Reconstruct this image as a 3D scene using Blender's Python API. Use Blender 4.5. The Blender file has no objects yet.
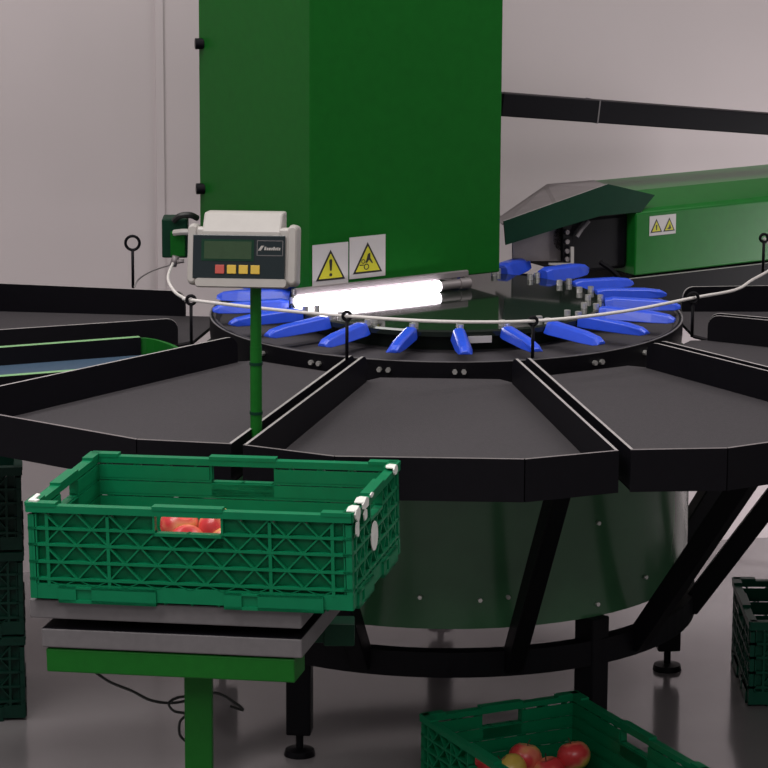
import bpy, bmesh, math, random
from mathutils import Matrix, Vector
random.seed(7)
S = bpy.context.scene
COL = S.collection
R = math.radians
PI = math.pi

# ------------------------------------------------------------------ camera
HC = 2.47; F = 3200.0; PITCH = R(12.4); ROLL = R(0.3)
cam = bpy.data.cameras.new('camera'); cam.sensor_width = 36; cam.lens = 36 * F / 768
cam.clip_end = 60
co = bpy.data.objects.new('camera', cam); COL.objects.link(co); S.camera = co
co.matrix_world = (Matrix.Translation((0, 0, HC)) @ Matrix.Rotation(PI / 2 - PITCH, 4, 'X')
                   @ Matrix.Rotation(ROLL, 4, 'Z'))

def ray(px, py):
    a = px - 384; b = 384 - py
    c, s = math.cos(ROLL), math.sin(ROLL)
    a, b = a * c - b * s, a * s + b * c
    return Vector((a / F, math.cos(PITCH) + b / F * math.sin(PITCH), -math.sin(PITCH) + b / F * math.cos(PITCH)))
def at(px, py, Y):                       # a photo pixel at depth Y
    r = ray(px, py); return r * (Y / r.y) + Vector((0, 0, HC))
def onplane(px, py, p0, n):              # a photo pixel on a plane
    r = ray(px, py); o = Vector((0, 0, HC))
    return o + r * ((Vector(p0) - o).dot(n) / r.dot(n))

# ------------------------------------------------------------------ materials
def mat(name, col, rough=.5, metal=0, noise=0, nscale=30, coat=0, bump=0, bscale=200, spec=.5):
    m = bpy.data.materials.new(name); m.use_nodes = True
    nt = m.node_tree; b = nt.nodes['Principled BSDF']
    b.inputs['Base Color'].default_value = (*col, 1)
    b.inputs['Roughness'].default_value = rough
    b.inputs['Metallic'].default_value = metal
    b.inputs['Coat Weight'].default_value = coat
    b.inputs['Coat Roughness'].default_value = .08
    b.inputs['Specular IOR Level'].default_value = spec
    tc = nt.nodes.new('ShaderNodeTexCoord')
    if noise:
        n = nt.nodes.new('ShaderNodeTexNoise'); n.inputs['Scale'].default_value = nscale
        n.inputs['Detail'].default_value = 4
        nt.links.new(tc.outputs['Object'], n.inputs['Vector'])
        r = nt.nodes.new('ShaderNodeValToRGB')
        r.color_ramp.elements[0].position = .3; r.color_ramp.elements[1].position = .7
        r.color_ramp.elements[0].color = (*[c * (1 - noise) for c in col], 1)
        r.color_ramp.elements[1].color = (*[min(1, c * (1 + noise)) for c in col], 1)
        nt.links.new(n.outputs['Fac'], r.inputs['Fac'])
        nt.links.new(r.outputs['Color'], b.inputs['Base Color'])
    if bump:
        n2 = nt.nodes.new('ShaderNodeTexNoise'); n2.inputs['Scale'].default_value = bscale
        nt.links.new(tc.outputs['Object'], n2.inputs['Vector'])
        bp = nt.nodes.new('ShaderNodeBump'); bp.inputs['Strength'].default_value = bump
        bp.inputs['Distance'].default_value = .002
        nt.links.new(n2.outputs['Fac'], bp.inputs['Height']); nt.links.new(bp.outputs['Normal'], b.inputs['Normal'])
    return m
M = dict(
    wall=mat('wall_paint', (.505, .442, .452), .6, noise=.02, nscale=3, bump=.05, bscale=60),
    floor=mat('floor_epoxy', (.215, .195, .20), .15, noise=.08, nscale=2.2, bump=.015, bscale=25, coat=.3),
    ceil=mat('ceiling_paint', (.6, .58, .57), .7, noise=.02),
    cabinet=mat('green_cabinet_paint', (.005, .090, .0095), .42, noise=.06, nscale=40, spec=.12),
    conv=mat('green_conveyor_paint', (.006, .115, .014), .35, noise=.06, nscale=40, coat=.12, spec=.2),
    chute=mat('dark_green_paint', (.003, .030, .015), .5, noise=.08, nscale=30, spec=.15),
    drum=mat('drum_green_paint', (.042, .125, .058), .2, noise=.12, nscale=7),
    pole=mat('scale_green_paint', (.006, .105, .010), .45, noise=.06, nscale=60, spec=.2),
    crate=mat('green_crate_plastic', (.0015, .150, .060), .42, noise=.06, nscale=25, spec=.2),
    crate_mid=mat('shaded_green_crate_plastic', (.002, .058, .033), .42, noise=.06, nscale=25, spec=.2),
    crate_dark=mat('shadowed_green_crate_plastic', (.002, .024, .015), .45, noise=.08, nscale=25, spec=.2),  # like the shaded one, crate green with shadow mixed into the colour
    black=mat('black_powder_coat', (.0035, .003, .0048), .5, noise=.1, nscale=60, spec=.13),
    edge=mat('edge_highlight', (.42, .39, .39), .45, metal=.35, noise=.15, nscale=50),  # painted highlight: pale colour for the sheen along black sheet edges
    mat_=mat('grey_rubber_mat', (.032, .027, .031), .85, noise=.10, nscale=120, bump=.3, bscale=500),
    disc=mat('glossy_black_acrylic', (.012, .016, .013), .06, noise=.05, nscale=9),
    blue=mat('blue_plastic', (.022, .075, .62), .32, noise=.05, nscale=60),
    steel=mat('zinc_steel', (.75, .73, .70), .3, metal=.8, noise=.05),
    grey_steel=mat('grey_sheet_steel', (.20, .175, .18), .5, metal=.3, noise=.08, nscale=25),
    grey_plate=mat('grey_painted_plate', (.125, .115, .12), .6, noise=.06, nscale=60),
    white=mat('white_plastic', (.36, .335, .315), .4, noise=.03, nscale=40),
    sign=mat('sign_white', (.46, .43, .43), .5, noise=.02),
    yellow=mat('sign_yellow', (.46, .43, .02), .5, noise=.02),
    ink=mat('sign_black', (.015, .013, .012), .5, noise=.02),
    panel=mat('dark_panel', (.009, .016, .019), .2, noise=.03),
    lcd=mat('lcd_glass', (.030, .058, .028), .15, noise=.06, nscale=90),
    red=mat('red_button', (.42, .06, .045), .5, noise=.03),
    ybut=mat('yellow_button', (.55, .36, .04), .5, noise=.03),
    rope=mat('white_rope', (.62, .58, .56), .7, noise=.08, nscale=200),
    cable=mat('black_cable', (.012, .012, .012), .5, noise=.05),
    gcable=mat('grey_cable', (.25, .23, .23), .6, noise=.05),
    belt=mat('blue_grey_belt', (.032, .062, .105), .6, noise=.08, nscale=90),
    rail=mat('light_green_rail', (.17, .36, .15), .35, noise=.05),
    paper=mat('torn_white_paper', (.66, .66, .62), .8, noise=.08, nscale=60),
)
def emit(name, col, st):
    m = bpy.data.materials.new(name); m.use_nodes = True; nt = m.node_tree
    b = nt.nodes['Principled BSDF']; b.inputs['Emission Color'].default_value = (*col, 1)
    b.inputs['Emission Strength'].default_value = st; b.inputs['Base Color'].default_value = (.8, .8, .8, 1)
    return m
M['lamp'] = emit('lamp_glow', (1, .93, 1), 11)
def apple_mat():
    m = bpy.data.materials.new('apple_skin'); m.use_nodes = True; nt = m.node_tree
    b = nt.nodes['Principled BSDF']; b.inputs['Roughness'].default_value = .3
    tc = nt.nodes.new('ShaderNodeTexCoord'); oi = nt.nodes.new('ShaderNodeObjectInfo')
    n = nt.nodes.new('ShaderNodeTexNoise'); n.noise_dimensions = '4D'; n.inputs['Scale'].default_value = 14
    ml = nt.nodes.new('ShaderNodeMath'); ml.operation = 'MULTIPLY'; ml.inputs[1].default_value = 40
    nt.links.new(oi.outputs['Random'], ml.inputs[0]); nt.links.new(ml.outputs[0], n.inputs['W'])
    nt.links.new(tc.outputs['Object'], n.inputs['Vector'])
    r = nt.nodes.new('ShaderNodeValToRGB'); e = r.color_ramp.elements
    e[0].position = .40; e[0].color = (.62, .42, .08, 1)
    e[1].position = .56; e[1].color = (.62, .045, .05, 1)
    x = r.color_ramp.elements.new(.48); x.color = (.74, .23, .13, 1)
    nt.links.new(n.outputs['Fac'], r.inputs['Fac']); nt.links.new(r.outputs['Color'], b.inputs['Base Color'])
    return m
M['apple'] = apple_mat()
M['stem'] = mat('apple_stem', (.06, .035, .015), .8, noise=.1)

# ------------------------------------------------------------------ mesh helpers
class MB:
    def __init__(s): s.bm = bmesh.new()
    def poly(s, pts, mi=0):
        f = s.bm.faces.new([s.bm.verts.new(Vector(p)) for p in pts]); f.material_index = mi; return f
    def box(s, x0, x1, y0, y1, z0, z1, T=None, mi=0, top=None):
        T = T or Matrix()
        v = [s.bm.verts.new(T @ Vector((x, y, z))) for x in (x0, x1) for y in (y0, y1) for z in (z0, z1)]
        for k, q in enumerate(((0, 1, 3, 2), (4, 6, 7, 5), (0, 4, 5, 1), (2, 3, 7, 6), (0, 2, 6, 4), (1, 5, 7, 3))):
            f = s.bm.faces.new([v[i] for i in q]); f.material_index = mi
            if k == 5 and top is not None: f.material_index = top
        return s
    def prism(s, pts, d, mi=0, edges=None, emi=1):
        """polygon pts (3D) extruded along vector d; edges = set of side indices taking material emi"""
        d = Vector(d); a = [s.bm.verts.new(Vector(p)) for p in pts]; b = [s.bm.verts.new(Vector(p) + d) for p in pts]
        n = len(pts)
        s.bm.faces.new(a).material_index = mi; s.bm.faces.new(b[::-1]).material_index = mi
        for i in range(n):
            f = s.bm.faces.new((a[i], a[(i + 1) % n], b[(i + 1) % n], b[i]))
            f.material_index = emi if edges and i in edges else mi
        return s
    def loft(s, rings, cap=True, closed=True, mi=0, smooth=False):
        V = [[s.bm.verts.new(Vector(p)) for p in r] for r in rings]; n = len(V[0])
        for A, B in zip(V, V[1:]):
            for i in range(n if closed else n - 1):
                f = s.bm.faces.new((A[i], A[(i + 1) % n], B[(i + 1) % n], B[i])); f.material_index = mi; f.smooth = smooth
        if cap:
            s.bm.faces.new(V[0][::-1]).material_index = mi; s.bm.faces.new(V[-1]).material_index = mi
        return s
    def tube(s, pts, r, n=8, mi=0, r2=None):
        pts = [Vector(p) for p in pts]; rings = []; ref = None
        for i, p in enumerate(pts):
            t = (pts[min(i + 1, len(pts) - 1)] - pts[max(i - 1, 0)]).normalized()
            if ref is None: ref = Vector((0, 0, 1)) if abs(t.z) < .9 else Vector((1, 0, 0))
            u = t.cross(ref).normalized(); ref = u.cross(t).normalized()
            rr = r if r2 is None else r + (r2 - r) * i / (len(pts) - 1)
            rings.append([p + rr * (math.cos(2 * PI * k / n) * u + math.sin(2 * PI * k / n) * ref) for k in range(n)])
        return s.loft(rings, mi=mi, smooth=n > 6)
    def lathe(s, prof, c=(0, 0, 0), n=64, mi=0, closed=True, smooth=True):
        c = Vector(c)
        V = [[s.bm.verts.new(c + Vector((r * math.cos(2 * PI * k / n), r * math.sin(2 * PI * k / n), z))) for r, z in prof] for k in range(n)]
        m = len(prof)
        for k in range(n):
            A, B = V[k], V[(k + 1) % n]
            for i in range(m if closed else m - 1):
                f = s.bm.faces.new((A[i], B[i], B[(i + 1) % m], A[(i + 1) % m])); f.material_index = mi; f.smooth = smooth
        return s
    def cyl(s, c, r, z0, z1, n=24, mi=0, top=None):
        a = [s.bm.verts.new((c[0] + r * math.cos(2 * PI * k / n), c[1] + r * math.sin(2 * PI * k / n), z0)) for k in range(n)]
        b = [s.bm.verts.new((c[0] + r * math.cos(2 * PI * k / n), c[1] + r * math.sin(2 * PI * k / n), z1)) for k in range(n)]
        s.bm.faces.new(a[::-1]).material_index = mi; f = s.bm.faces.new(b); f.material_index = mi if top is None else top
        for k in range(n):
            f = s.bm.faces.new((a[k], a[(k + 1) % n], b[(k + 1) % n], b[k])); f.material_index = mi; f.smooth = n > 10
        return s
    def build(s, name, mats, parent=None, bevel=0, world=True, seg=2):
        bmesh.ops.recalc_face_normals(s.bm, faces=s.bm.faces)
        for e in s.bm.edges:
            if len(e.link_faces) == 2 and e.calc_face_angle(0) > .6: e.smooth = False
        me = bpy.data.meshes.new(name); s.bm.to_mesh(me); s.bm.free()
        for m in (mats if isinstance(mats, (list, tuple)) else [mats]): me.materials.append(M[m])
        o = bpy.data.objects.new(name, me); COL.objects.link(o)
        if parent is not None:
            o.parent = parent
            if world: o.matrix_parent_inverse = wmat(parent).inverted()
        if bevel:
            b = o.modifiers.new('bevel', 'BEVEL'); b.width = bevel; b.segments = seg; b.limit_method = 'ANGLE'
        return o
def wmat(o):
    m = o.matrix_basis.copy()
    if o.parent: m = wmat(o.parent) @ o.matrix_parent_inverse @ m
    return m
def tag(o, label=None, cat=None, group=None, kind=None):
    if label: o['label'] = label
    if cat: o['category'] = cat
    if group: o['group'] = group
    if kind: o['kind'] = kind
    return o
def empty(name, loc, rot=(0, 0, 0), label=None, cat=None, group=None):
    o = bpy.data.objects.new(name, None); COL.objects.link(o); o.empty_display_size = .1
    o.location = loc; o.rotation_euler = rot
    return tag(o, label, cat, group)
def copy_tree(o, parent=None):
    c = o.copy(); COL.objects.link(c)
    if parent is not None: c.parent = parent
    for ch in [k for k in COL.objects if k.parent == o]: copy_tree(ch, c)
    return c
def V2(a, r=1.0): return Vector((math.cos(a) * r, math.sin(a) * r, 0))
Z = Vector((0, 0, 1))

# ------------------------------------------------------------------ room
def struct(o): o['kind'] = 'structure'; return o
struct(MB().box(-4.5, 4.5, -1.5, 11, -.05, 0).build('floor', 'floor'))
WP = Vector((1.05, 9.13, 0)); wy = R(11); we = V2(wy); wn = Vector((-we.y, we.x, 0))
TW = Matrix.Translation(WP) @ Matrix.Rotation(wy, 4, 'Z')
struct(MB().box(-6, 4, 0, .12, -.05, 3.6, TW).build('wall_back', 'wall'))
struct(MB().box(-4.5, 4.5, -1.5, 11, 3.6, 3.7).build('ceiling', 'ceil'))
p = onplane(160, 150, WP, wn); sx = (p - WP).dot(we)
w = MB(); w.box(sx - .011, sx + .011, -.008, .002, 0, 3.6, TW)
struct(w.build('trim_1', 'wall'))

# ------------------------------------------------------------------ sorting machine
C = Vector((.150, 7.65, 0)); A0 = R(-92.35); ST = 2 * PI / 11
J = lambda k: A0 + ST * (k + .5)
base = empty('rotary_sorter_base', C, label='black and dark green drum base of the rotary sorter under the trays', cat='machine base')
MB().lathe([(.60, .345), (.60, .87), (.585, .87), (.585, .345)], C, 96).build('drum', 'drum', base)
MB().lathe([(.585, .235), (.622, .235), (.622, .295), (.585, .295)], C, 80, smooth=False).build('support_ring', 'black', base)
MB().lathe([(.33, .935), (.555, .935), (.567, .965), (.575, .965), (.575, .930), (.57, .87), (.33, .87)], C, 96).build('catch_pan', 'black', base)
MB().lathe([(.5715, .9648), (.5755, .9648), (.5755, .9664), (.5715, .9664)], C, 96).build('pan_lip', 'grey_plate', base)
MB().lathe([(.345, .935), (.556, .935), (.566, .9655), (.560, .9655), (.55, .948), (.345, .946)], C, 96).build('pan_floor', 'mat_', base)
for a in (-125.5, -55.2, 19.0, 89.5, 161):
    c = C + V2(R(a), .612 if 0 < a < 40 else .592)
    T = Matrix.Translation(c) @ Matrix.Rotation(R(a + (30 if a < -100 else 10 if a < -50 else -14)), 4, 'Z')
    lg = MB().box(-.029, .029, -.029, .029, .055, .345, T).build('leg', 'black', base, bevel=.004)
    MB().lathe([(0, .06), (.009, .06), (.009, .018), (.034, .014), (.037, .002), (.037, 0), (0, 0)], c, 28, closed=False).build('foot_pad', 'black', lg)
for k in (-4, -3, -2, -1, 0, 1, 2, 3):
    a = J(k)
    u = V2(a); t = Vector((-u.y, u.x, 0))
    q = [C + u * r + Z * z for r, z in ((.60, .245), (.632, .245), (1.058, .866), (1.0, .870), (.60, .284))]
    MB().prism([x - t * .021 for x in q], t * .042).build('strut', 'black', base, bevel=.003)
for (px, py) in ((598, 523), (597, 604), (508, 597), (645, 577), (480, 600), (420, 597)):
    r = ray(px, py); o = Vector((0, 0, HC)) - C
    aa = r.x ** 2 + r.y ** 2; bb = 2 * (o.x * r.x + o.y * r.y); cc = o.x ** 2 + o.y ** 2 - .602 ** 2
    tt = (-bb - math.sqrt(bb * bb - 4 * aa * cc)) / (2 * aa)
    h = Vector((0, 0, HC)) + r * tt; n = Vector((h.x - C.x, h.y - C.y, 0)).normalized()
    MB().tube([h - n * .004, h + n * .006], .005, 8).build('bolt', 'steel', base)
for k in range(-3, 4):
    a = R(-90 + 2) + k * ST * .523 + .0
    for d in (-.018, .018):
        h = C + V2(a + d, .573) + Z * .944; n = V2(a + d)
        MB().tube([h, h + n * .010], .006, 6).build('bolt', 'steel', base)

# turntable
NA = 21; a_first = R(-86.5)
tt_ = empty('turntable', C + Z * .93, label='glossy black round turntable with a fringe of blue tipping arms', cat='turntable')
MB().lathe([(0, 1.0), (.379, 1.0), (.384, .996), (.384, .985), (.36, .985), (.34, .935), (0, .935)], C, 96, closed=False).build('disc', 'disc', tt_)
for i in range(NA):
    a = a_first + 2 * PI * i / NA
    u = V2(a); t = Vector((-u.y, u.x, 0)); m = MB()
    rings = []
    tilt = random.uniform(-.006, .006)
    for r, zb, zt, wb, wt in ((.385, .981, 1.006, .019, .011), (.405, .980, 1.010, .022, .013), (.515, .979, 1.004, .021, .013), (.555, .979, .998, .017, .012), (.570, .982, .990, .012, .010)):
        if 45 < math.degrees(a) % 360 < 125: zt += .014; zb += .006; wb *= 1.35; wt *= 1.3
        c = C + u * r
        rings.append([c - t * wb + Z * zb, c + t * wb + Z * zb, c + t * (wt + tilt) + Z * (zt - .004), c + t * (wt * .55 + tilt) + Z * zt,
                      c - t * (wt * .55 - tilt) + Z * zt, c - t * (wt - tilt) + Z * (zt - .004)])
    m.loft(rings).build('tipping_arm', 'blue', tt_, bevel=.002)
    for r in (.345, .375):
        c = C + V2(a + .01, r)
        MB().cyl(c, .0075, .995, 1.013, 10).build('pin', 'steel', tt_)

a = R(-79.5); u = V2(a); t = Vector((-u.y, u.x, 0)); c = C + u * .392
MB().prism([c - t * .028 + Z * .972, c + t * .028 + Z * .972, c + t * .028 + Z * .988, c - t * .028 + Z * .988], u * .002).build('pale_strip', 'sign', tt_)['label'] = 'pale strip under the disc edge'  # pale strip below the disc rim, between two front arms

# collection trays
def rim_z(r): return .990 - .055 * (r - .64)
RI, XF, YF, XC, YC = .642, 1.408, .190, 1.338, .379
def make_tray(k, label, dz=0.0, RI=RI, back=0.0):
    a = A0 + ST * k
    rim_z = lambda r: .990 + dz - .055 * (r - .64)
    root = empty('collection_tray', C + V2(a, RI) + Z * .91, (0, 0, a), label, 'tray', 'radial trays around the turntable')
    T = Matrix.Translation(C) @ Matrix.Rotation(a, 4, 'Z')
    hi = math.tan(ST / 2) ; yi = RI * math.sin(ST / 2) - .012; xi = RI * math.cos(ST / 2)
    zb = lambda x: rim_z(x) - .063 - .018 * (x - xi)
    L = []
    pts = [(xi, yi), (XC, YC), (XF, YF), (XF, -YF), (XC, -YC), (xi, -yi)]
    # floor with rounded inner edge
    m = MB()
    top = [T @ Vector((x, y, zb(x))) for x, y in [(xi - .03, yi * .8)] + pts + [(xi - .03, -yi * .8)]]
    m.prism(top, (0, 0, -.005)); m.build('floor_mat', 'mat_', root)
    m = MB(); m.prism([p + Vector((0, 0, -.005)) for p in top], (0, 0, -.004)); m.build('tray_bottom', 'black', root)
    for sg in (1, -1):
        A = Vector((xi, yi * sg, 0)); B = Vector((XC, YC * sg, 0)); e = (B - A).normalized(); n = Vector((-e.y, e.x, 0)) * (-sg)
        if sg < 0: A = A + e * back
        ln = (B - A).length
        prof = [(0, zb(xi) - .01)]
        rr = .028
        zt0 = rim_z(A.x)
        prof.append((0, zt0 - rr))
        for q in range(1, 6):
            th = PI / 2 * q / 5
            prof.append((rr - rr * math.cos(th), zt0 - rr + rr * math.sin(th) - .055 * (rr - rr * math.cos(th))))
        prof.append((ln, rim_z(XC))); prof.append((ln, zb(XC) - .01))
        P = [T @ (A + e * s_ + Z * z_) for s_, z_ in prof]
        d = (T.to_3x3() @ n) * .0062
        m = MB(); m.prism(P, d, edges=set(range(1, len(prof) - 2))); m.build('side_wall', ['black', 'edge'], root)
    m = MB()
    seq = [(XC, YC), (XF, YF), (XF, -YF), (XC, -YC)]
    for (x0, y0), (x1, y1) in zip(seq, seq[1:]):
        A = Vector((x0, y0, 0)); B = Vector((x1, y1, 0)); e = (B - A).normalized(); n = Vector((e.y, -e.x, 0))
        n = n if n.x > 0 else -n
        P = [A + Z * (zb(x0) - .012), B + Z * (zb(x1) - .012), B + Z * rim_z(x1), A + Z * rim_z(x0)]
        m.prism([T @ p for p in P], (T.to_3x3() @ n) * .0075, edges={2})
    m.build('front_rim', ['black', 'grey_steel'], root)  # paler top edge is the sheen on the black rim, as colour
    return root
make_tray(-1, 'black collection tray behind the green pole, left of the middle tray')
make_tray(0, 'black collection tray in the front middle, open between its two side walls')
make_tray(1, 'black collection tray at the right, above the wide diagonal struts')
make_tray(2, 'black collection tray farther right, its near side wall with a rounded corner')
make_tray(3, 'black collection tray at the far right, just below the green conveyor')
make_tray(-3, 'black collection tray at the far left against the wall, behind the belt conveyor', -.03, .655, .075)

# discharge belt conveyor in the place of a tray
bc = empty('belt_conveyor', C + V2(A0 - 2 * ST, .68) + Z * .9, (0, 0, A0 - 2 * ST), 'low belt conveyor with light green rails and blue grey belt among the left trays', 'conveyor')
def belt():
    T = Matrix.Translation(C) @ Matrix.Rotation(BA, 4, 'Z')
    for yc in (.18, -.13):
        MB().box(.74, 1.45, yc - .009, yc + .009, .86, .936, T, top=1).build('side_rail', ['black', 'rail'], bc)  # sides coloured black for the shadow inside the trough
    MB().box(.70, 1.45, -.121, .171, .873, .893, T).build('belt', 'belt', bc)
    m = MB(); n = 10
    P0 = [(.74 - .055 * math.cos(PI * (q / n - .5)), .025 + .164 * math.sin(PI * (q / n - .5))) for q in range(n + 1)]
    P1 = [(.74 - .045 * math.cos(PI * (q / n - .5)), .025 + .154 * math.sin(PI * (q / n - .5))) for q in range(n + 1)]
    for q in range(n):
        m.prism([T @ Vector((*P0[q], .864)), T @ Vector((*P0[q + 1], .864)), T @ Vector((*P1[q + 1], .864)), T @ Vector((*P1[q], .864))], (0, 0, .068))
    m.build('end_guard', 'pole', bc)
BA = A0 + ST * -2
belt()

# ------------------------------------------------------------------ tall green cabinet
K = Vector((-.179, 7.564, 0)); cy = R(32); ce = V2(cy); cn = Vector((ce.y, -ce.x, 0)); W = .55; ZB = 1.03
left = -cn
cab = empty('green_cabinet', K + Z * ZB, (0, 0, cy), 'tall green sheet metal cabinet hanging above the turntable', 'cabinet')
TC = Matrix.Translation(K) @ Matrix.Rotation(cy, 4, 'Z')
MB().box(0, W, 0, W, ZB, 3.6, TC).build('housing', 'cabinet', cab, bevel=.004)
for (px, py) in ((198.5, 43), (200.5, 188)):
    p = onplane(px, py, K, ce); d = (p - K).dot(-cn); z = p.z
    MB().tube([TC @ Vector((.004, W - .02, z)), TC @ Vector((-.016, W - .012, z))], .014, 12).build('knob', 'black', cab)
def tri_sign(parent, O, e, n, s, hand, name='warning_sign'):
    """square sign: O lower-left corner, e along, n outward, side s"""
    P = lambda x, z, d: O + e * (x * s) + Z * (z * s) + n * d
    sg = MB().prism([P(0, 0, .0005), P(1, 0, .0005), P(1, 1, .0005), P(0, 1, .0005)], n * .0015).build(name, 'sign', parent)
    sg['label'] = 'white sign with a yellow triangle and a hand caught in rollers' if hand else 'white sign with a yellow triangle and an exclamation mark'
    MB().prism([P(.09, .11, .002), P(.91, .11, .002), P(.5, .85, .002)], n * .0008).build('triangle_border', 'ink', sg)
    MB().prism([P(.165, .155, .0028), P(.835, .155, .0028), P(.5, .755, .0028)], n * .0006).build('triangle', 'yellow', sg)
    m = MB(); D = .0034
    if not hand:
        m.prism([P(.475, .34, D), P(.525, .34, D), P(.545, .58, D), P(.53, .62, D), P(.47, .62, D), P(.455, .58, D)], n * .0005)
        m.prism([P(.5 + .042 * math.cos(q * PI / 6), .24 + .042 * math.sin(q * PI / 6), D) for q in range(12)], n * .0005)
    else:
        for cx, cz, rr in ((.46, .265, .075), (.37, .40, .055)):
            for q in range(14):
                t0, t1 = 2 * PI * q / 14, 2 * PI * (q + 1) / 14
                m.prism([P(cx + rr * math.cos(t0), cz + rr * math.sin(t0), D), P(cx + rr * math.cos(t1), cz + rr * math.sin(t1), D),
                         P(cx + rr * .68 * math.cos(t1), cz + rr * .68 * math.sin(t1), D), P(cx + rr * .68 * math.cos(t0), cz + rr * .68 * math.sin(t0), D)], n * .0005)
        m.prism([P(.57, .60, D), P(.50, .57, D), P(.46, .44, D), P(.43, .36, D), P(.48, .36, D), P(.53, .43, D), P(.62, .33, D), P(.64, .35, D), P(.565, .47, D)], n * .0005)
        m.prism([P(.27, .30, D), P(.38, .30, D), P(.38, .325, D), P(.27, .325, D)], n * .0005)
    m.build('pictogram', 'ink', sg)
    return sg
nrm = Vector((ce.y, -ce.x, 0))
tri_sign(cab, K + ce * .006 + Z * 1.046, ce, nrm, .1, False)
tri_sign(cab, K + ce * .110 + Z * 1.0535, ce, nrm, .102, True)
# fluorescent tube under the front lower edge
lt = []
q0 = K + nrm * .014 + ce * -.045 + Z * 1.0148; q1 = K + nrm * .014 + ce * .36 + Z * 1.0148
MB().tube([q0, q1], .0140, 16).build('lamp_tube', 'lamp', cab)['label'] = 'glowing white fluorescent tube'
MB().tube([q1, q1 + ce * .06], .011, 12).build('lamp_holder', 'grey_steel', cab)
MB().tube([q1 + ce * .06, q1 + ce * .09], .0135, 12).build('lamp_cap', 'grey_steel', cab)
MB().box(.44, .45, .0, .012, 1.018, 1.035, TC).build('lamp_bracket', 'steel', cab)
MB().box(-.02, .0, .0, .012, 1.012, 1.04, TC).build('lamp_bracket', 'steel', cab)

MB().box(-.045, .45, -.011, .0, 1.030, 1.046, TC).build('lamp_halo_strip', 'grey_steel', cab, bevel=.002)  # grey strip added to give the pale halo above the tube

# black support beam
b0 = at(496, 103.5, 8.12); b1 = at(800, 126, 8.66)
e = (b1 - b0).normalized(); s_ = Vector((-e.y, e.x, 0)).normalized(); up = e.cross(s_); up = up if up.z > 0 else -up
bm_ = empty('support_beam', b0, label='black box section beam running right from the green cabinet', cat='beam')
m = MB(); q = [b0 + up * .0295, b0 - up * .0295, b1 - up * .0285, b1 + up * .0285]
m.prism([x - s_ * .03 for x in q], s_ * .06); m.build('bar', 'black', bm_, bevel=.003)
m = MB(); c0 = b0.lerp(b1, .30)
m.prism([c0 + up * .0305 - s_ * .031, c0 - up * .0305 - s_ * .031, c0 - up * .0305 + s_ * .031, c0 + up * .0305 + s_ * .031], e * .004)
m.build('joint_seam', 'grey_plate', bm_)

# ------------------------------------------------------------------ infeed conveyor (right)
IA = Vector((.655, 8.25, 0)); ie = V2(R(32)); inn = Vector((ie.y, -ie.x, 0)); TI = Matrix.Translation(IA) @ Matrix.Rotation(R(32), 4, 'Z')
inf = empty('infeed_conveyor', IA + Z * .86, (0, 0, R(32)), 'green hooded infeed conveyor with small warning sticker at the right', 'conveyor')
prof = [(0, .95), (0, 1.115), (.012, 1.124), (.10, 1.157), (.28, 1.16), (.28, .95)]
MB().prism([TI @ Vector((.0, d, z)) for d, z in prof], ie * .76).build('housing', 'conv', inf, bevel=.004)
m = MB(); pr_ = [(-.035, .862), (-.035, .925)] + [(-.035 + .02 * (1 - math.cos(PI / 2 * q / 5)), .925 + .02 * math.sin(PI / 2 * q / 5)) for q in range(1, 6)] + [(.76, .945), (.76, .862)]
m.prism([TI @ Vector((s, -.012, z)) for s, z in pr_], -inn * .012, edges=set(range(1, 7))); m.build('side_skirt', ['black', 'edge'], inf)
MB().box(0, .76, .012, .27, .80, .95, TI).build('underframe', 'black', inf)
MB().box(.71, .755, .02, .065, 0, .80, TI).build('leg', 'black', inf)
MB().box(.71, .755, .2, .245, 0, .80, TI).build('leg', 'black', inf)
# belt end: black block for dark machinery and the unlit cavity, roller
MB().box(-.19, -.002, .03, .265, .966, 1.112, TI).build('belt_end_cavity_block', 'black', inf, bevel=.01)
MB().tube([TI @ Vector((-.19, .05, 1.062)), TI @ Vector((-.19, .24, 1.062))], .038, 16).build('end_roller', 'black', inf)
P0 = IA
near = [(504, 221), (608, 184), (655, 195), (641, 212), (600, 216), (563, 227), (506, 245)]
pts = [onplane(x, y, IA - inn * 0.0, inn) for x, y in near]
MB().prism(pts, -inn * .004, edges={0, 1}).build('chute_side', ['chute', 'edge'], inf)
Q = IA - inn * .20
topl = [onplane(x, y, Q, inn) for x, y in ((496, 219), (547, 184), (594, 180), (604, 192))]
lowl = [onplane(x, y, IA - inn * .005, inn) for x, y in ((502, 224), (557, 203), (604, 187.5), (612, 187))]
m = MB()
for i in range(3):
    f = [topl[i], topl[i + 1], lowl[i + 1], lowl[i]]
    nn = (f[1] - f[0]).cross(f[3] - f[0]).normalized()
    m.prism(f, nn * .003)
m.build('chute_roof', 'grey_steel', inf)
Q = IA - inn * .05
MB().prism([onplane(x, y, Q, inn) for x, y in ((513, 235), (563, 220), (563, 261), (513, 261))], -inn * .005).build('chute_plate', 'grey_steel', inf)
Q = IA - inn * .03
MB().prism([onplane(x, y, Q, inn) for x, y in ((563, 222), (572, 219), (572, 262), (563, 262))], -inn * .01).build('bolt_strip', 'black', inf)
for yy in (232, 241.5, 251, 259):
    p = onplane(566.5, yy, Q, inn); MB().tube([p, p + inn * .006], .0065, 8).build('bolt', 'grey_steel', inf)
m = MB(); Q = IA - inn * .02
m.prism([onplane(x, y, Q, inn) for x, y in ((571, 247), (574, 247), (574, 266), (571, 266))], -inn * .004)
m.prism([onplane(x, y, Q, inn) for x, y in ((549, 263), (571, 263), (571, 266), (549, 265))], -inn * .004)
m.build('bracket', 'white', inf)
m = MB(); p = [onplane(x, y, Q, inn) for x, y in ((589, 221), (582, 229), (577, 237))]
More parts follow.
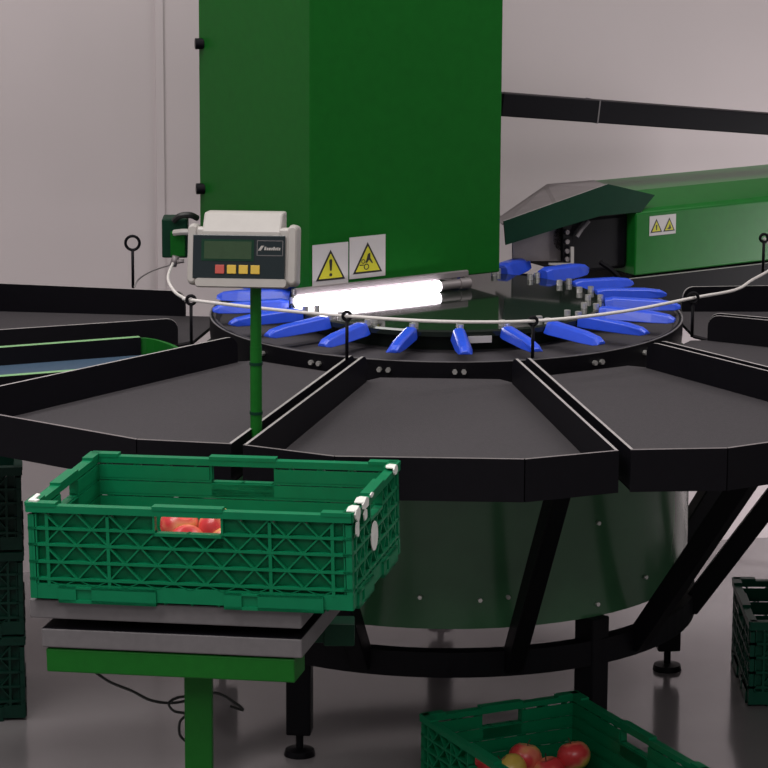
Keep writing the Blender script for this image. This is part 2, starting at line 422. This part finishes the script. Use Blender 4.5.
m.tube(p, .005, 6); m.build('lever', 'grey_plate', inf)
m = MB(); m.tube([at(x, y, 8.08) for x, y in ((600, 262), (609, 268), (617, 275), (622, 284))], .007, 6); m.build('feed_finger', 'black', inf)
# sticker
O = onplane(649, 236, IA, inn); n = inn
stk = MB(); stk.prism([O + n * .0005, O + ie * .086 + n * .0005, O + ie * .086 + Z * .052 + n * .0005, O + Z * .052 + n * .0005], n * .001)
stk = stk.build('warning_sticker', 'sign', inf)
for sh in (.003, .045):
    P = lambda x, z, d: O + ie * (sh + x * .038) + Z * (.008 + z * .036) + n * d
    MB().prism([P(0, 0, .0015), P(1, 0, .0015), P(.5, 1, .0015)], n * .0006).build('triangle_border', 'ink', stk)
    m = MB(); m.prism([P(.14, .08, .0021), P(.86, .08, .0021), P(.5, .82, .0021)], n * .0005); m.build('triangle', 'yellow', stk)
    m = MB()
    if sh < .01: m.prism([P(.46, .16, .0026), P(.54, .16, .0026), P(.56, .56, .0026), P(.44, .56, .0026)], n * .0004)
    else: m.prism([P(.3, .2, .0026), P(.5, .14, .0026), P(.66, .2, .0026), P(.54, .56, .0026), P(.46, .3, .0026)], n * .0004)
    m.build('pictogram', 'ink', stk)

# ------------------------------------------------------------------ emergency rope, posts, switch
def eye_post(top, foot, ring, label, r=.0038):
    root = empty('eye_post', foot, (0, 0, 0), label, 'post', 'eye posts carrying the pull rope')
    t = Vector((0, 0, 1)); c = top
    MB().tube([foot, c - Z * ring], r, 8).build('stem', 'black', root)
    m = MB(); n = 20; k = 8; V = []
    rings = [[c + (ring + r * math.cos(2 * PI * j / k)) * Vector((math.cos(2 * PI * i / n), 0, math.sin(2 * PI * i / n))) + Vector((0, r * math.sin(2 * PI * j / k), 0)) for j in range(k)] for i in range(n + 1)]
    m.loft(rings, cap=False, smooth=True); m.build('ring', 'black', root)
posts = [((347, 316), (347, 360), 6.98, .009, 'black eye post at the joint left of the front middle tray'),
         ((533, 321), (533, 358), 7.03, .009, 'black eye post at the joint right of the front middle tray'),
         ((693, 298), (693.5, 337), 7.27, .012, 'black eye post in front of the rounded tray corners at the right'),
         ((191, 300), (193, 345), 7.20, .010, 'black eye post right of the green end of the belt conveyor'),
         ((132.5, 243), (134.5, 288), 8.08, .018, 'tall black eye post with a large ring against the left wall'),
         ((764, 238), (765, 272), 8.16, .010, 'black eye post in front of the green infeed conveyor at the right')]
pt = []
for (tx, ty), (fx, fy), Y, rg, lb in posts:
    top = at(tx, ty, Y); foot = at(fx, fy, Y); foot.x = top.x
    pt.append(top); eye_post(top, foot, rg, lb)
def smooth_path(P, n=8):
    P = [Vector(p) for p in P]; out = []
    for i in range(len(P) - 1):
        a, b, c, d = P[max(i - 1, 0)], P[i], P[i + 1], P[min(i + 2, len(P) - 1)]
        for k in range(n):
            t = k / n
            out.append(.5 * ((2 * b) + (-a + c) * t + (2 * a - 5 * b + 4 * c - d) * t * t + (-a + 3 * b - 3 * c + d) * t ** 3))
    return out + [P[-1]]
sw = at(173, 263, 7.88)
rp = smooth_path([sw, at(168, 278, 7.7), at(174, 291, 7.5), at(184, 298, 7.35), pt[3], at(268, 309, 7.08), pt[0], at(440, 321.5, 6.95), pt[1], at(620, 312, 7.1), pt[2],
                  at(735, 290, 7.6), at(752, 280, 7.9), at(772, 268, 8.15), at(775, 255, 8.17), pt[5]], 6)
tag(MB().tube(rp, .0038, 8).build('pull_rope', 'rope'), 'white pull rope strung through the eye posts around the turntable', 'rope')
ps = empty('pull_switch', at(173, 258, 7.9), label='dark green rope pull switch box on the wall side of the white indicator', cat='switch')
p0 = at(162, 258, 7.9); p1 = at(187, 219, 7.9)
MB().box(p0.x, p1.x, 7.9, 7.97, p0.z, p1.z).build('switch_box', 'chute', ps, bevel=.004)
MB().box(p0.x + .022, p1.x - .004, 7.885, 7.902, p0.z + .006, p1.z - .03).build('switch_lid', 'cabinet', ps, bevel=.003)
MB().box(p1.x - .002, p1.x + .066, 7.93, 7.96, p0.z + .03, p0.z + .07).build('mounting_arm', 'chute', ps)
m = MB(); m.tube([at(174, 233, 7.87), at(182, 232, 7.86), at(192, 232, 7.86)], .008, 8); m.build('cable_gland', 'white', ps)
m = MB(); m.tube(smooth_path([at(174, 221, 7.89), at(180, 216, 7.88), at(190, 215, 7.88), at(197, 218, 7.9)]), .008, 8); m.build('switch_cable', 'cable', ps)
m = MB(); m.tube([at(176, 256, 7.88), at(173, 266, 7.88)], .009, 8); m.tube([at(177, 262, 7.87), at(184, 261, 7.87)], .005, 8); m.build('rope_clamp', 'grey_steel', ps)
tag(MB().tube(smooth_path([at(134.5, 287, 8.05), at(139, 279, 8.05), at(152, 271, 7.98), at(170, 265, 7.88)]), .0022, 6).build('rope_tail', 'gcable'), 'thin grey cord from the tall eye post to the pull switch', 'cord')

# ------------------------------------------------------------------ crates
CH = .184
def crate_wall(m, L, T, hole, sticker=False):
    """wall in local coords: x along, y inward from outer face (0), z up"""
    h = L / 2
    ribs = (.043, .075, .107, .137)
    hx = hole / 2; hz0, hz1 = .136, .168
    B = lambda *a: m.box(*a, T)
    # rim with raised corners and centre
    B(-h, h, -.003, .016, .167, .180); B(-h, -h + .055, -.004, .017, .178, .185); B(h - .055, h, -.004, .017, .178, .185)
    B(-hx - .004, hx + .004, -.004, .017, .178, .185)
    for z in ribs:
        if z > hz0 - .004: 
            B(-h, -hx, 0, .017, z - .0025, z + .0025); B(hx, h, 0, .017, z - .0025, z + .0025)
        else: B(-h, h, 0, .017, z - .0025, z + .0025)
    rows = [.030] + list(ribs) + [.168]
    for i in range(5):
        z0, z1 = rows[i], rows[i + 1]; hh = z1 - z0
        za, zb = z0 + .001, z0 + hh * .86
        segs = [(-h, -hx), (hx, h)] if z1 > hz0 + .004 else [(-h, h)]
        for x0, x1 in segs: B(x0 + .004, x1 - .001, .014, .017, za, zb)
        # zigzag struts
        pitch = .0585; nn = int(round(L / pitch)) ; pitch = L / nn
        off = 0 if i % 2 else .5
        for k in range(-1, nn + 1):
            xa = -h + (k + off) * pitch; xm = xa + pitch / 2; xb = xa + pitch
            for (u0, v0, u1, v1) in ((xa, z1, xm, z0), (xm, z0, xb, z1)):
                if min(u0, u1) < -h + .004 or max(u0, u1) > h - .004: continue
                if z1 > hz0 + .004 and max(u0, u1) > -hx and min(u0, u1) < hx: continue
                w = .0021
                m.prism([T @ Vector((u0 - w, .001, v0)), T @ Vector((u0 + w, .001, v0)), T @ Vector((u1 + w, .001, v1)), T @ Vector((u1 - w, .001, v1))],
                        T.to_3x3() @ Vector((0, .013, 0)))
    # frame of the hand hole
    B(-hx, hx, .014, .017, .107, .132)
    B(-hx - .004, hx + .004, -.001, .014, hz0 - .006, hz0); 
    B(-hx - .004, -hx, -.001, .014, hz0 - .006, .170); B(hx, hx + .004, -.001, .014, hz0 - .006, .170)
    # posts
    for x in (-h + .004, -h + .036, h - .036, h - .004, -h * .5, h * .5):
        B(x - .003, x + .003, .0005, .012, .03, .162)
    # bottom band and feet
    B(-h, h, .001, .013, .006, .034)
    for s in (-1, 1):
        x0, x1 = s * L * .105, s * L * .41
        x0, x1 = min(x0, x1), max(x0, x1)
        w = x1 - x0
        B(x0, x0 + w * .18, -.003, .012, 0, .030); B(x0 + w * .34, x1, -.003, .012, 0, .030); B(x0, x1, -.003, .012, 0, .006); B(x0, x1, -.003, .012, .026, .030)
def make_crate(matname):
    root = empty('produce_crate', (0, 0, 0))
    m = MB(); m.box(-.29, .29, -.19, .19, .008, .013)
    for x in range(-5, 6): m.box(x * .05 - .002, x * .05 + .002, -.19, .19, 0, .008)
    for y in range(-3, 4): m.box(-.29, .29, y * .05 - .002, y * .05 + .002, 0.001, .008)
    m.build('base', matname, root, world=False)
    for rz, L, d, hole, nm in ((0, .6, .2, .122, 'side_wall'), (180, .6, .2, .122, 'side_wall'), (90, .4, .3, .1, 'end_wall'), (-90, .4, .3, .1, 'end_wall')):
        T = Matrix.Rotation(R(rz), 4, 'Z') @ Matrix.Translation((0, -d, 0))
        m = MB(); crate_wall(m, L, T, hole); m.build(nm, matname, root, world=False)
    return root
SY = R(-12.2); STILT = R(1.5); SCS = 1.025
SR = Matrix.Rotation(SY, 4, 'Z') @ Matrix.Rotation(-STILT, 4, 'Y')
sc_loc = Vector((-.310, 5.852, .805))
crateA = make_crate('crate')
def place(o, loc, rz, label, group=None, rot=None):
    o.location = loc; o.rotation_euler = rot or (0, 0, rz); tag(o, label, 'crate', group); return o
place(crateA, sc_loc, 0, 'bright green lattice crate with torn paper on its rim, on the grey scale', rot=SR.to_euler()); crateA.scale = (SCS,) * 3
crateB = make_crate('crate')
place(crateB, Vector((.366, 6.745, 0)), 0, 'green lattice crate on the floor at the bottom with a few apples inside')
_a = Vector((.088, 6.904)); _b = Vector((.454, 7.094)); _c = Vector((.706, 6.566))
ctr = (_a + _c) / 2
crateB.location = (ctr.x, ctr.y, 0)
crateB.rotation_euler = (0, 0, math.atan2(_c.y - _b.y, _c.x - _b.x))
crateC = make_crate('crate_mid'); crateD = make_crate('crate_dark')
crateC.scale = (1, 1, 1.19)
place(crateC, Vector((.902 + .3, 7.54 + .2, 0)), 0, 'shaded green lattice crate standing alone on the floor at the right edge')
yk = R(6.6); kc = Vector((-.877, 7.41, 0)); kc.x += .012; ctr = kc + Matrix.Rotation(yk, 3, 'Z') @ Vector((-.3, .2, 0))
for i, lb in enumerate(('shaded green crate at the bottom of the stack on the left edge', 'shaded green crate in the middle of the stack on the left edge', 'shaded green crate on top of the stack on the left edge')):
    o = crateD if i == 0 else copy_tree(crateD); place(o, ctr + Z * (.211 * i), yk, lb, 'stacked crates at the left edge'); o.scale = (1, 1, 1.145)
# torn labels on crate A (right end wall) and left corner
def ppr(T, pts, d): return [T @ Vector(p) for p in pts]
TE = Matrix.Rotation(R(90), 4, 'Z') @ Matrix.Translation((0, -.3, 0))   # right end wall (x along +y)
rnd = random.Random(3)
for (s0, s1, z0, z1, cap) in ((-.198, -.150, .162, .190, 1), (-.192, -.165, .135, .165, 0), (-.135, -.085, .168, .191, 1), (-.125, -.10, .15, .17, 0), (-.07, -.045, .178, .189, 0), (.13, .165, .172, .190, 1)):
    m = MB(); n = 9; pts = []
    for q in range(n):
        th = 2 * PI * q / n; k = rnd.uniform(.7, 1.15)
        pts.append(TE @ Vector(((s0 + s1) / 2 + (s1 - s0) / 2 * k * math.cos(th), -.0065, (z0 + z1) / 2 + (z1 - z0) / 2 * k * math.sin(th))))
    m.prism(pts, TE.to_3x3() @ Vector((0, .0025, 0)))
    o = m.build('torn_label', 'paper', crateA, world=False); o['label'] = 'scrap of torn white paper label'
    if cap:
        m = MB(); m.prism([TE @ Vector(v) for v in ((s0 + .003, -.004, .1852), (s1 - .004, -.004, .1852), (s1, .010, .1852), (s1 - .012, .014, .1852), (s0 + .006, .011, .1852))], (0, 0, .0018))
        m.build('torn_label', 'paper', crateA, world=False)['label'] = 'scrap of torn white paper label'
m = MB(); m.prism([TE @ Vector((-.005 + .028 * math.cos(q * PI / 10) - .02, -.002, .098 + .027 * math.sin(q * PI / 10))) for q in range(20)], TE.to_3x3() @ Vector((0, .0015, 0)))
m.build('sticker', 'paper', crateA, world=False)['label'] = 'round white sticker'
m = MB(); m.prism([Vector((-.298 + x, -.2 + y, .1848)) for x, y in ((0, .004), (.017, .002), (.019, .012), (.009, .017), (.008, .05), (0, .055))], (0, 0, .003)); m.build('torn_label', 'paper', crateA, world=False)

# ------------------------------------------------------------------ apples
def make_apple():
    root = empty('apple', (0, 0, 0))
    m = MB(); r = .037; prof = []
    for q in range(13):
        th = PI * q / 12
        rad = r * math.sin(th) * (1 + .05 * math.cos(th)); z = r * .92 * math.cos(th)
        d = math.exp(-(rad / .011) ** 2); z -= .010 * d * (1 if th < PI / 2 else -.8)
        prof.append((max(rad, .0), z))
    m.lathe(prof, n=20, closed=False); bmesh.ops.remove_doubles(m.bm, verts=m.bm.verts, dist=1e-5)
    m.build('flesh', 'apple', root, world=False)
    m = MB(); m.tube([(0, 0, .022), (.001, 0, .034), (.004, 0, .042)], .0013, 6); m.build('stem', 'stem', root, world=False)
    return root
ap0 = make_apple(); used = [False]
def put_apple(loc, label, group, sc=1.0):
    o = ap0 if not used[0] else copy_tree(ap0)
    used[0] = True
    o.location = loc; o.rotation_euler = (random.uniform(-.9, .9), random.uniform(-.9, .9), random.uniform(0, 6.28)); o.scale = (sc,) * 3
    tag(o, label, 'apple', group); return o
TA = Matrix.Translation(sc_loc) @ SR @ Matrix.Scale(SCS, 4)
g = 'apples in the crate on the scale'
zb_ = .013 + .0345
for j in range(3):
    for i in range(7):
        put_apple(TA @ Vector((-.243 + .0805 * i + (.01 if j % 2 else 0), -.148 + .0765 * j, zb_)), 'apple in the bottom layer behind the slats of the scale crate', g)
for (x, y, zz, lb) in ((-.203, -.118, .047, None), (-.122, -.118, .047, None), (-.018, -.142, .054, None), (.056, -.140, .052, None), (.118, -.118, .047, None), (.2, -.118, .047, None)):
    nm = {-.018: 'lower left apple behind the hand hole sill of the scale crate', .056: 'lower right apple behind the hand hole sill of the scale crate'}.get(x, 'apple in the middle layer behind the slats of the scale crate')
    put_apple(TA @ Vector((x, y, zb_ + zz)), nm, g)
put_apple(TA @ Vector((-.043, -.105, .1265)), 'red apple at the left in the hand hole of the scale crate', g, 1.0)
put_apple(TA @ Vector((.030, -.108, .1265)), 'red and yellow apple at the right in the hand hole of the scale crate', g, 1.0)
g2 = 'apples in the crate on the floor'
ys = crateB.rotation_euler.z
TB = Matrix.Translation(crateB.location) @ Matrix.Rotation(ys, 4, 'Z')
for (px, py, z, lb) in ((525, 758, .075, 'yellow and red apple in the middle of the floor crate'), (574, 756, .08, 'dark red apple at the right in the floor crate'),
                        (511, 770, .06, 'pale yellow apple in front of the others in the floor crate'), (480, 772, .048, 'red apple at the left in the floor crate'), (549, 772, .05, 'red apple half hidden between two larger ones in the floor crate')):
    r = ray(px, py); p = Vector((0, 0, HC)) + r * ((z - HC) / r.z)
    put_apple(p, lb, g2, 1.05)

# ------------------------------------------------------------------ platform scale with indicator
TP = Matrix.Translation(sc_loc) @ SR
sc = empty('platform_scale', Vector((-.36, 5.86, 0)), label='green framed platform scale with grey plates and a display on a pole', cat='scale')
xl, xr, yf, yb = -.316, .205, -.19, .19
def tb(x0, x1, y0, y1, z0, z1): return (x0, x1, y0, y1, z0, z1, TP)
MB().box(*tb(xl, xr, yf, yb, -.037, -.0005)).build('platform', 'grey_plate', sc, bevel=.003)
MB().box(*tb(xl + .12, xr - .08, yf + .08, yb - .08, -.056, -.037)).build('load_cell', 'black', sc)
MB().box(*tb(xl + .021, xr + .0, yf, yb, -.093, -.056), top=1).build('lower_plate', ['grey_plate', 'black'], sc, bevel=.003)  # top face coloured black for the shade under the platform
MB().box(*tb(xl + .027, xr - .016, yf + .004, yf + .085, -.142, -.0965)).build('frame', 'pole', sc, bevel=.003)
p = at(199, 720, 5.80)
MB().box(p.x - .026, p.x + .026, 5.775, 5.825, .012, .685).build('post', 'pole', sc, bevel=.003)
MB().box(p.x - .22, p.x + .22, 5.775, 5.825, 0, .03).box(p.x - .025, p.x + .025, 5.64, 6.04, 0, .03).build('foot_frame', 'pole', sc, bevel=.003)
pb = Vector((-.264, 6.45, 0))
m = MB(); m.cyl(pb, .0122, .66, 1.13, 20).cyl(pb, .0115, 1.13, 1.30, 20); m.build('pole', 'pole', sc)
m = MB()
for z in (.990, 1.094): m.cyl(pb, .0138, z - .003, z + .003, 20)
m.build('pole_collar', 'chute', sc)
MB().box(-.29, -.235, 6.0, 6.48, .645, .675).build('pole_arm', 'pole', sc)
q = at(340, 619, 6.1)
MB().box(q.x - .03, q.x + .03, 5.98, 6.04, q.z - .02, q.z + .025).box(q.x - .16, q.x - .02, 5.985, 6.02, q.z - .015, q.z + .015).build('junction_box', 'chute', sc, bevel=.003)
m = MB(); m.tube(smooth_path([at(95, 672, 5.8), at(110, 682, 5.8), at(132, 691, 5.82), at(150, 700, 5.85), at(170, 703, 5.88), at(190, 700, 5.9), at(215, 693, 5.93), at(235, 703, 5.93), at(243, 710, 5.93), at(230, 706, 5.93)]), .0028, 6)
m.tube(smooth_path([at(200, 697, 5.9), at(180, 697, 5.88), at(169, 703, 5.86), at(174, 711, 5.86), at(186, 714, 5.87), at(180, 722, 5.87), at(180, 735, 5.87), at(188, 743, 5.88)]), .0028, 6)
m.build('cable', 'cable', sc)['label'] = 'looped black cable'
# indicator
ic = Vector((-.2885, 6.42, 1.339))
TN = Matrix.Translation(ic) @ Matrix.Rotation(R(-9), 4, 'Z') @ Matrix.Rotation(R(-1.0), 4, 'Y') @ Matrix.Rotation(R(-12), 4, 'X')
def rrect(w, h, r, y, n=5, ox=0, oz=0, top=None):
    pts = []
    for cx, cz, a0 in ((w - r, h - r, 0), (-w + r, h - r, 90), (-w + r, -h + r, 180), (w - r, -h + r, 270)):
        for q in range(n + 1):
            th = R(a0 + 90 * q / n); pts.append(Vector((ox + cx + r * math.cos(th), y, oz + cz + r * math.sin(th))))
    return pts
m = MB()
m.loft([[TN @ p for p in rrect(.104, .056, .012, -.008, oz=-.016)], [TN @ p for p in rrect(.109, .060, .016, .002, oz=-.016)], [TN @ p for p in rrect(.109, .060, .016, .035, oz=-.016)], [TN @ p for p in rrect(.098, .052, .016, .06, oz=-.016)]])
hd = m.build('indicator', 'white', sc, bevel=.003); hd['label'] = 'white scale display with dark panel'
for sg in (-1, 1):
    m = MB(); x0 = sg * .1035
    m.loft([[TN @ (Vector((p.x, y, p.z))) for p in rrect(w, h, w * .95, 0, ox=x0, oz=-.0125)] for y, w, h in ((-.013, .0065, .056), (-.010, .009, .060), (.004, .0105, .063), (.03, .0105, .063), (.04, .008, .060))])
    m.build('end_cap', 'white', hd)
m = MB(); m.prism([TN @ Vector(v) for v in ((-.084, -.0100, .020), (-.084, -.0100, .034), (-.084, .010, .074), (-.084, .05, .080), (-.084, .055, 0))], TN.to_3x3() @ Vector((.164, 0, 0)))
m.build('top_ridge', 'white', hd, bevel=.004)
m = MB(); m.loft([[TN @ p for p in rrect(.094, .008, .006, -.020, oz=-.070)], [TN @ p for p in rrect(.098, .010, .007, .0, oz=-.070)]]); m.build('lower_lip', 'white', hd)
def flat(x0, x1, z0, z1, y0, y1, name, mt, bev=0):
    return MB().box(x0, x1, y0, y1, z0, z1, TN).build(name, mt, hd, bevel=bev)
flat(-.101, .090, -.062, .027, -.0150, -.0115, 'front_panel', 'panel', .0012)
flat(-.083, .026, -.026, .018, -.0162, -.0148, 'lcd_bezel', 'chute')
flat(-.077, .021, -.022, .014, -.0170, -.0160, 'lcd_screen', 'lcd')
for i, mt in enumerate(('red', 'ybut', 'ybut', 'ybut')):
    x0 = -.0535 + i * .0245
    flat(x0, x0 + .0190, -.052, -.034, -.0180, -.0148, 'button', mt, .001)
fr = .0007
m = MB()
for (x0, x1, z0, z1) in ((.032, .086, .0155, .0168), (.032, .086, -.0145, -.0132), (.032, .0333, -.0145, .0168), (.0847, .086, -.0145, .0168)): m.box(x0, x1, -.0158, -.0148, z0, z1, TN)
m.build('logo_frame', 'grey_plate', hd)
m = MB()
def mark(pts): m.prism([TN @ Vector((x, -.0158, z)) for x, z in pts], TN.to_3x3() @ Vector((0, .0008, 0)))
mark([(.034, -.004), (.040, -.004), (.047, .006), (.041, .006)])
x = .047
for i in range(8):
    w_ = (.0035, .003, .004, .003, .003, .0028, .002, .003)[i]; hgt = (.007, .005, .005, .005, .007, .005, .006, .005)[i]
    mark([(x, -.003), (x + w_, -.003), (x + w_ + .001, -.003 + hgt), (x + .001, -.003 + hgt)]); x += w_ + .0012
m.build('logo_mark', 'white', hd)

# ------------------------------------------------------------------ light
def area(name, loc, sx, sy, e, rz=0, col=(1, .97, .95)):
    l = bpy.data.lights.new(name, 'AREA'); l.shape = 'RECTANGLE'; l.size = sx; l.size_y = sy; l.energy = e; l.color = col
    o = bpy.data.objects.new(name, l); COL.objects.link(o); o.location = loc; o.rotation_euler = (0, 0, rz); return o
area('ceiling_strip_light', (-1.6, 4.6, 3.5), 3.0, 1.0, 105, R(32))
area('ceiling_strip_light', (1.6, 7.4, 3.5), 3.0, .6, 62, R(32))
area('ceiling_strip_light', (-1.3, 7.4, 3.5), 3.0, .6, 62, R(32))
area('ceiling_strip_light', (0.4, 1.5, 3.5), 3.0, 1.2, 105, R(32))
o = area('doorway_daylight', (3.1, 8.3, .45), .9, .7, 13, 0, (1, .96, .97))
d = (Vector((1.25, 9.1, .3)) - Vector((3.1, 8.3, .45))).normalized(); o.rotation_euler = d.to_track_quat('-Z', 'Y').to_euler(); o.data.spread = R(75)
wd = bpy.data.worlds.new('room_ambient'); S.world = wd; wd.use_nodes = True
bg = wd.node_tree.nodes['Background']; bg.inputs[0].default_value = (1, .96, .97, 1); bg.inputs[1].default_value = .3

S.view_settings.view_transform = 'Standard'; S.view_settings.look = 'None'; S.view_settings.gamma = 1
S.view_settings.exposure = -.1; S.view_settings.use_curve_mapping = False
